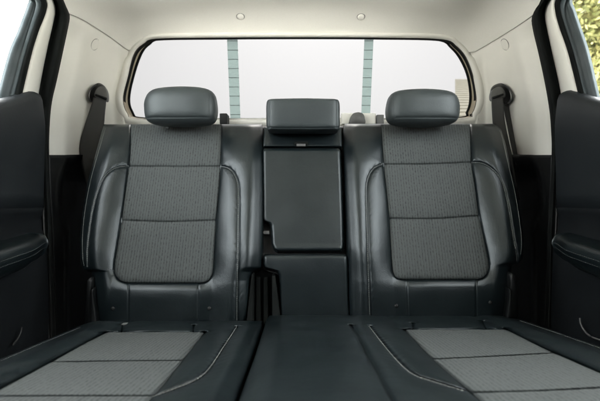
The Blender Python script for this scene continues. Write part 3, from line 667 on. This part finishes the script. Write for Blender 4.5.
# --- headrests (parts of their backrests)
def headrest(P, d0, th, root, seams, c=None, pd=2.9, pw=3.2, posts=((-.05), (.05))):
    out = closed(P, 260); c = out.mean(0) if c is None else np.array(c); dm = d0 + th / 2
    rr = []
    # profile: superellipse in (scale, depth)
    for k in range(70):
        a = math.pi * (k + .5) / 70; cx = math.sin(a); cz = -math.cos(a); rr.append((abs(cx) ** (2 / pw), math.copysign(abs(cz) ** (2 / pd), cz)))
    V = []
    lines = [np.array(spl(s_, 30)) for s_ in seams]
    for sc_, zz in rr:
        dd = dm + zz * th / 2
        px = c + (out - c) * sc_
        h = np.zeros(len(px))
        if zz < .3:
            for l in lines: h = np.maximum(h, .0022 * np.exp(-(polydist(px[:, 0], px[:, 1], l) / .75) ** 2))
        for p, hh in zip(px, h): V.append(at(p[0], p[1], dm - th * .28) + np.array([0, dd - (dm - th * .28) + hh, 0]))
    n = len(out); k = len(rr)
    Fs = [(i * n + j, (i + 1) * n + j, (i + 1) * n + (j + 1) % n, i * n + (j + 1) % n) for i in range(k - 1) for j in range(n)] + [tuple(range(n)), tuple(range((k - 1) * n, k * n))[::-1]]
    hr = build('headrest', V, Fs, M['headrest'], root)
    cm = at(c[0], c[1], dm)
    for dx in posts:
        mb = MB(); zb = cm[2] - .12; mb.tube([cm + [dx, .02, -.02], cm + [dx, .045, -.05], [cm[0] + dx, dm + .075, zb]], .0055, 14); mb.build('post', M['steel'], hr)
    return hr
HL = [(142, 107), (142.5, 100), (146, 92.5), (153, 88), (165, 86), (182, 85.2), (198, 86), (207.5, 88), (212.5, 92), (214.6, 101), (215, 110), (213.5, 117), (209, 121.5), (198, 123.6), (180, 124.4), (162, 124), (149, 122), (143.5, 117.5)]
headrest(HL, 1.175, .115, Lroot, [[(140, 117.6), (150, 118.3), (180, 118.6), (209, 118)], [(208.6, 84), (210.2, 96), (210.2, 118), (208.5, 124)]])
HR = [(462, 109), (461.3, 101), (458, 94), (451, 90.2), (440, 88.4), (424, 87.6), (408, 88.3), (397, 90), (391.5, 94), (388.9, 103), (388.4, 111), (390, 118), (395, 122), (406, 124), (424, 124.8), (441, 124.3), (455, 122), (460.5, 117.5)]
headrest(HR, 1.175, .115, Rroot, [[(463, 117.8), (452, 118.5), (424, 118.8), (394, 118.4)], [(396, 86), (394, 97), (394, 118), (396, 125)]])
HC = [(266, 115), (266, 106), (267, 101), (270, 99.4), (280, 99), (303, 98.6), (326, 99), (336, 99.4), (339, 101), (340, 106), (340, 116), (340, 126), (338.6, 129.6), (334, 130.8), (303, 131.2), (272, 130.8), (267.6, 129.4), (266.2, 125)]
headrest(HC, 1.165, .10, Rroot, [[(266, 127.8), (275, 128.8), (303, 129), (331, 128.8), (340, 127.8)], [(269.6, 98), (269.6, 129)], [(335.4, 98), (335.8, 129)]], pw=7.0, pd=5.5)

# --- seat cushions
def cushion(label, dz, left, right, fabL, fabR, fseams, curves, rolls, threads, root_px, extra=()):
    pl = Plane((.0, -.194 + dz), (1.0, -.314 + dz))
    root = empty('seat_cushion', at(*root_px, .8)); tag(root, label, 'seat cushion', 'rear seat cushions')
    ln = lambda P: pl.line(P)[::1]
    def ext(P):                                       # run a seam on to the front edge of the cushion
        l = pl.line(P); a, b = l[-2], l[-1]; k = (.47 - b[1]) / (a[1] - b[1] + 1e-9) * -1
        d = (b - a) / (a[1] - b[1]); e = b + d * (b[1] - .46) if b[1] > .46 else b
        return np.vstack([l, e])
    oL, oR, fL, fR = ext(left), ext(right), ext(fabL), ext(fabR)
    # rows run from the back of the cushion forward; pad wants ascending second coordinate, so mirror it
    class MP:
        pass
    mp = MP(); mp.O = pl.O; mp.V = -pl.V; mp.U = pl.U; mp.N = pl.N; mp.D = pl.D; mp.pt = lambda U, Vv, h: Plane.pt(mp, U, Vv, h)
    ng = lambda l: np.asarray(l) * [1, -1]
    oL, oR, fL, fR = map(ng, (oL, oR, fL, fR))
    f0 = max(fL[0, 1], fR[0, 1]); f1 = -.475
    oL[0, 1] = oR[0, 1] = min(oL[0, 1], oR[0, 1]); oL = np.vstack([oL[0] + [0, -.05], oL]); oR = np.vstack([oR[0] + [0, -.05], oR])
    cv = [ng(pl.line(spl(c, 40))) for c in curves]; rl = [ng(pl.line(c)) for c in rolls]; xt = [ng(pl.line(c)) for c in extra]
    fb = np.array([fL[0], fR[0]]); fe = [fL, fR, fb]
    alls = cv + rl + fe[:2] + xt
    def h(U, Vv):
        near = np.full(U.shape, 1.0)
        for l in alls: near = np.minimum(near, polydist(U, Vv, l))
        ins = np.minimum(inside(U, Vv, fL, fR), Vv - f0)
        o = inside(U, Vv, oL, oR)
        xl = np.interp(Vv, fL[:, 1], fL[:, 0]); xr = np.interp(Vv, fR[:, 1], fR[:, 0]); d = np.maximum(np.maximum(xl - U, U - xr), 0)
        strip = np.minimum(inside(U, np.maximum(Vv, f0), fL, fR) + .01, .03) / .03
        return .006 * (1 - np.exp(-near / .012)) + groove(U, Vv, cv + fe[:2] + xt, .004, .0022) + groove(U, Vv, rl, .0025, .002) + pucker(U, Vv, cv, .0005) - .012 * sstep(ins / .006) + lump(U, Vv, .0012, 26) + .014 * np.sin(np.clip(d / .12, 0, 1) * math.pi / 2) - .012 * (1 - sstep(o / .04)) + .004 * sstep(strip) * sstep((f0 - Vv) / .03)
    pad('cushion_cover', mp, oL, oR, h, M['leather'], root, step=.003, R_=.016, depth=.12, vr=(oL[0, 1], -.46))
    fs = [ng(pl.line(c)) for c in fseams]
    def hc(U, Vv):
        near = np.full(U.shape, 1.0)
        for l in fs: near = np.minimum(near, polydist(U, Vv, l))
        e = inside(U, Vv, fL, fR)
        return -.001 + .007 * (1 - np.exp(-np.maximum(e, 0) / .008)) + .003 * (1 - np.exp(-near / .014)) - .003 + groove(U, Vv, fs, .0022, .0026) + lump(U, Vv, .001, 26, 1.3)
    pad('cloth_insert', mp, fL, fR, hc, M['cloth'], root, step=.003, R_=.004, depth=.012, vr=(f0 - .004, -.475), edges=(1, 1, 0, 1))
    for c in cv: seamthread('stitching', mp, c, h, M['thread'], root, .0035, ln=.0046, gap=.0012, r=.0006, shift=.002)
    for e in threads: seamthread('edge_stitching', mp, ng(pl.line(spl(e, 60))), h, M['dimthread'], root, .0025, ln=.0046, gap=.0016, r=.0008)
    return root
cushion('left rear seat cushion with grey ribbed cloth centre', -.006,
    [(84, 324), (78, 326.5), (0, 359), (-60, 384)], [(262.5, 324), (261.5, 330), (253, 356), (237, 401)],
    [(106, 332.6), (87, 342), (43, 366), (0, 389), (-40, 411)], [(205, 332.2), (186, 357), (166, 382), (150, 401)],
    [[(51, 362), (120, 361), (184, 360.5)], [(-20, 396.5), (70, 396), (156, 396)]],
    [[(237.5, 326.5), (225, 346), (212, 366), (203, 375.5), (190, 383), (152, 397.5)]],
    [[(122.5, 325), (121.5, 332.5)], [(194, 325), (193, 332.5)]],
    [[(80, 327.5), (40, 344), (0, 361)]], (160, 401))
cushion('wide right and centre rear seat cushion with grey ribbed cloth on its right side', .004,
    [(264, 324), (263.4, 330), (255, 356), (239, 401)], [(512, 318), (520, 319), (600, 346.5), (660, 368)],
    [(405, 330), (418, 344), (430, 357.5), (470, 392), (482, 403)], [(505, 328.6), (548, 350), (600, 372.5), (640, 390)],
    [[(428, 359.5), (490, 356.5), (556, 353)], [(466, 393), (540, 391), (612, 387.5)]],
    [[(370, 326), (383, 343), (400, 362.5), (414, 374), (430, 380), (466, 391)]],
    [[(413, 323), (412.5, 330)], [(482, 321), (486, 329)]],
    [[(520, 320.5), (560, 334), (600, 348)]], (420, 401), extra=[[(351, 325), (392, 401)]])
# pale tags tucked into the joint between backrests and cushions
for x0, x1, y, rt in ((114.5, 127, 324, Lroot), (353, 368, 323.4, Rroot), (385, 398, 322, Rroot)):
    mb = MB(); p, q = at(x0, y, 1.03), at(x1, y - .4, 1.03); mb.box((p + q) / 2, (abs(q - p)[0] / 2, .006, .0016)); o = mb.build('anchor_tag', M['tagcloth'], rt, False); bevel(o, .001)

# ================================================================== FRONT CABIN: unseen, added to keep front light off the rear seats
for s in (-1, 1):
    nm = 'left' if s < 0 else 'right'
    fs_ = empty('unseen_front_seat', (s * .4, -.4, -.9)); tag(fs_, f'{nm} black leather front seat, unseen, added to shade the lower cab', 'front seat', 'front seats')
    def slab(name, c, hh, ax, r, m, par):
        mb = MB(); mb.box(c, hh, ax); o = mb.build(name, m, par); bevel(o, r, 5); return o
    t = R(14); axb = [[1, 0, 0], [0, math.cos(t), math.sin(t)], [0, -math.sin(t), math.cos(t)]]
    axb = [[1, 0, 0], [0, math.cos(t), -math.sin(t)], [0, math.sin(t), math.cos(t)]]; axb = [[1, 0, 0], [0, math.cos(t), -math.sin(t)], [0, math.sin(t), math.cos(t)]]
    slab('backrest', (s * .4, -.4, -.1), (.27, .06, .42), axb, .05, M['leather'], fs_)
    slab('headrest', (s * .4, -.29, .42), (.13, .05, .09), axb, .04, M['leather'], fs_)
    slab('seat_base', (s * .4, -.75, -.52), (.25, .27, .09), np.eye(3), .05, M['leather'], fs_)

    fd = empty('car_door', (s * .8, -.8, -.9)); tag(fd, f'{nm} front door with dark inner panel, unseen, added to shade the lower cab', 'car door', 'front doors')
    mb = MB(); mb.box((s * .79, -.82, -.345), (.03, .52, .545)); o = mb.build('door_panel', M['vinyl'], fd, False); bevel(o, .02)
    mb = MB(); mb.box((s * .83, -.82, -.36), (.008, .52, .56)); mb.build('outer_skin', M['paint'], fd, False)
    mb = MB(); mb.box((s * .745, -.8, .44), (.003, .53, .25)); mb.build('glass', M['dimming_glass'], fd, False)
wsn = build('windscreen', [(-.74, -1.36, .18), (.74, -1.36, .18), (.7, -1.08, .7), (-.7, -1.08, .7)], [(0, 1, 2, 3)], M['dimming_glass'], None, False); solid(wsn, .005)
tag(wsn, 'unseen front windscreen above the dashboard, tint added to cut front light', 'windscreen')
db = empty('dashboard', (0, -1.2, -.9)); tag(db, 'unseen dark moulded dashboard below the windscreen, raised to block front light', 'dashboard')
mb = MB(); mb.box((0, -1.2, -.36), (.75, .16, .56)); o = mb.build('fascia', M['vinyl'], db, False); bevel(o, .07, 6)  # unseen, built extra tall to block light from the front
mb = MB(); mb.box((0, -.62, -.66), (.11, .4, .25)); o = mb.build('console', M['plastic'], db, False); bevel(o, .03, 5)

# ================================================================== SEAT BELTS
def belt(s):
    nm = 'left' if s < 0 else 'right'
    cx = lambda x: x if s < 0 else 600 - x
    p0 = skinpx(cx(97), 95); d = p0[1]
    root = empty('seat_belt', p0); tag(root, f'grey {nm} seat belt hanging from its guide on the beige {nm} pillar', 'seat belt', 'rear seat belts')
    if s < 0: P = [(99, 83), (93.5, 85.5), (89.5, 90), (88, 96), (89.5, 101), (93.5, 103), (100, 103.2), (106, 101.5), (107.5, 97), (107.3, 91), (104.5, 86)]
    else: P = [(501.6, 83.3), (495.5, 84.5), (491.3, 88), (490, 94), (491.3, 99.6), (497, 102), (503.5, 103.8), (509.3, 103.4), (512.4, 98), (511, 91.5), (507.5, 86.5)]
    P_ = closed(P, 60); c_ = P_.mean(0); fr = (c_ - np.array([s * -1.0, .3])); n_ = len(P_)
    rings = [[skinpx(*p, -.012) for p in P_], [skinpx(*p, .016) for p in P_], [at(*(c_ + (p - c_) * .93 + [-s * .35, .1]), d - .034) for p in P_], [at(*(c_ + (p - c_) * .8 + [-s * .6, .2]), d - .043) for p in P_]]
    Vg = np.concatenate([np.array(r) for r in rings]); Fg = [(i * n_ + (j + 1) % n_, (i + 1) * n_ + (j + 1) % n_, (i + 1) * n_ + j, i * n_ + j) for i in range(3) for j in range(n_)] + [tuple(range(3 * n_, 4 * n_))]
    h = build('belt_guide', Vg, Fg, M['darkgrey'], root)
    Q = [(94.5, 96.5), (95, 91), (99, 86.5), (104, 87), (106.6, 92), (107.2, 98), (106, 101.3), (101, 99.5)] if s < 0 else [(505.5, 97), (505.5, 92), (501.5, 87), (496, 87.5), (492.2, 91), (491, 97), (492.5, 100.5), (498, 99)]
    prism('guide_face', Q, d - .05, d - .036, M['grey'], h, 48, .9)
    # slot bar
    q = [(96, 94.8), (106.6, 99)] if s < 0 else [(492.5, 98.2), (503, 94.6)]
    mb = MB(); mb.tube([at(*q[0], d - .064), at(*q[1], d - .064)], .0042, 14); mb.build('slot_bar', M['plastic'], h)
    if s < 0: A = [(93.5, 97.5), (92, 103), (88, 115), (84.5, 126), (80, 142), (80, 158), (88, 190)]; B = [(106, 99), (106, 104), (105, 113), (104, 125), (101, 142), (98, 160), (96, 190)]
    else: A = [(491.5, 97.5), (491.5, 104), (492, 113), (493, 125), (497, 142), (501, 160), (508, 200)]; B = [(503, 96.5), (503.6, 104), (504, 113), (505.5, 125), (509, 142), (513, 160), (520, 200)]
    A = spl(A, 30); B = spl(B, 30); V = []; uv = []
    for i in range(30):
        for j in range(7):
            t = j / 6; p = A[i] * (1 - t) + B[i] * t; f = i / 29
            V.append(at(p[0], p[1], d - .062 + .0 * f + .012 * f + (.006 if s < 0 else -.0) * (t - .5))); uv.append((t * .048, f * .3))
    o = build('webbing', V, gridF(30, 7), M['webbing'], root, True, uv); solid(o, .0016, 0)
    if s > 0:
        A = spl([(503.5, 103), (504.5, 113), (507, 125), (511, 145), (516, 165)], 24); B = spl([(510.5, 101), (512, 113), (515, 125), (520, 145), (527, 165)], 24)
        V = [at(*(A[i] * (1 - j / 4) + B[i] * j / 4), d - .03 + .02 * j / 4) for i in range(24) for j in range(5)]; uv = [(j / 4 * .048, i / 23 * .3) for i in range(24) for j in range(5)]
        o = build('return_webbing', V, gridF(24, 5), M['webbing'], root, True, uv); solid(o, .0016, 0)
for s in (-1, 1): belt(s)
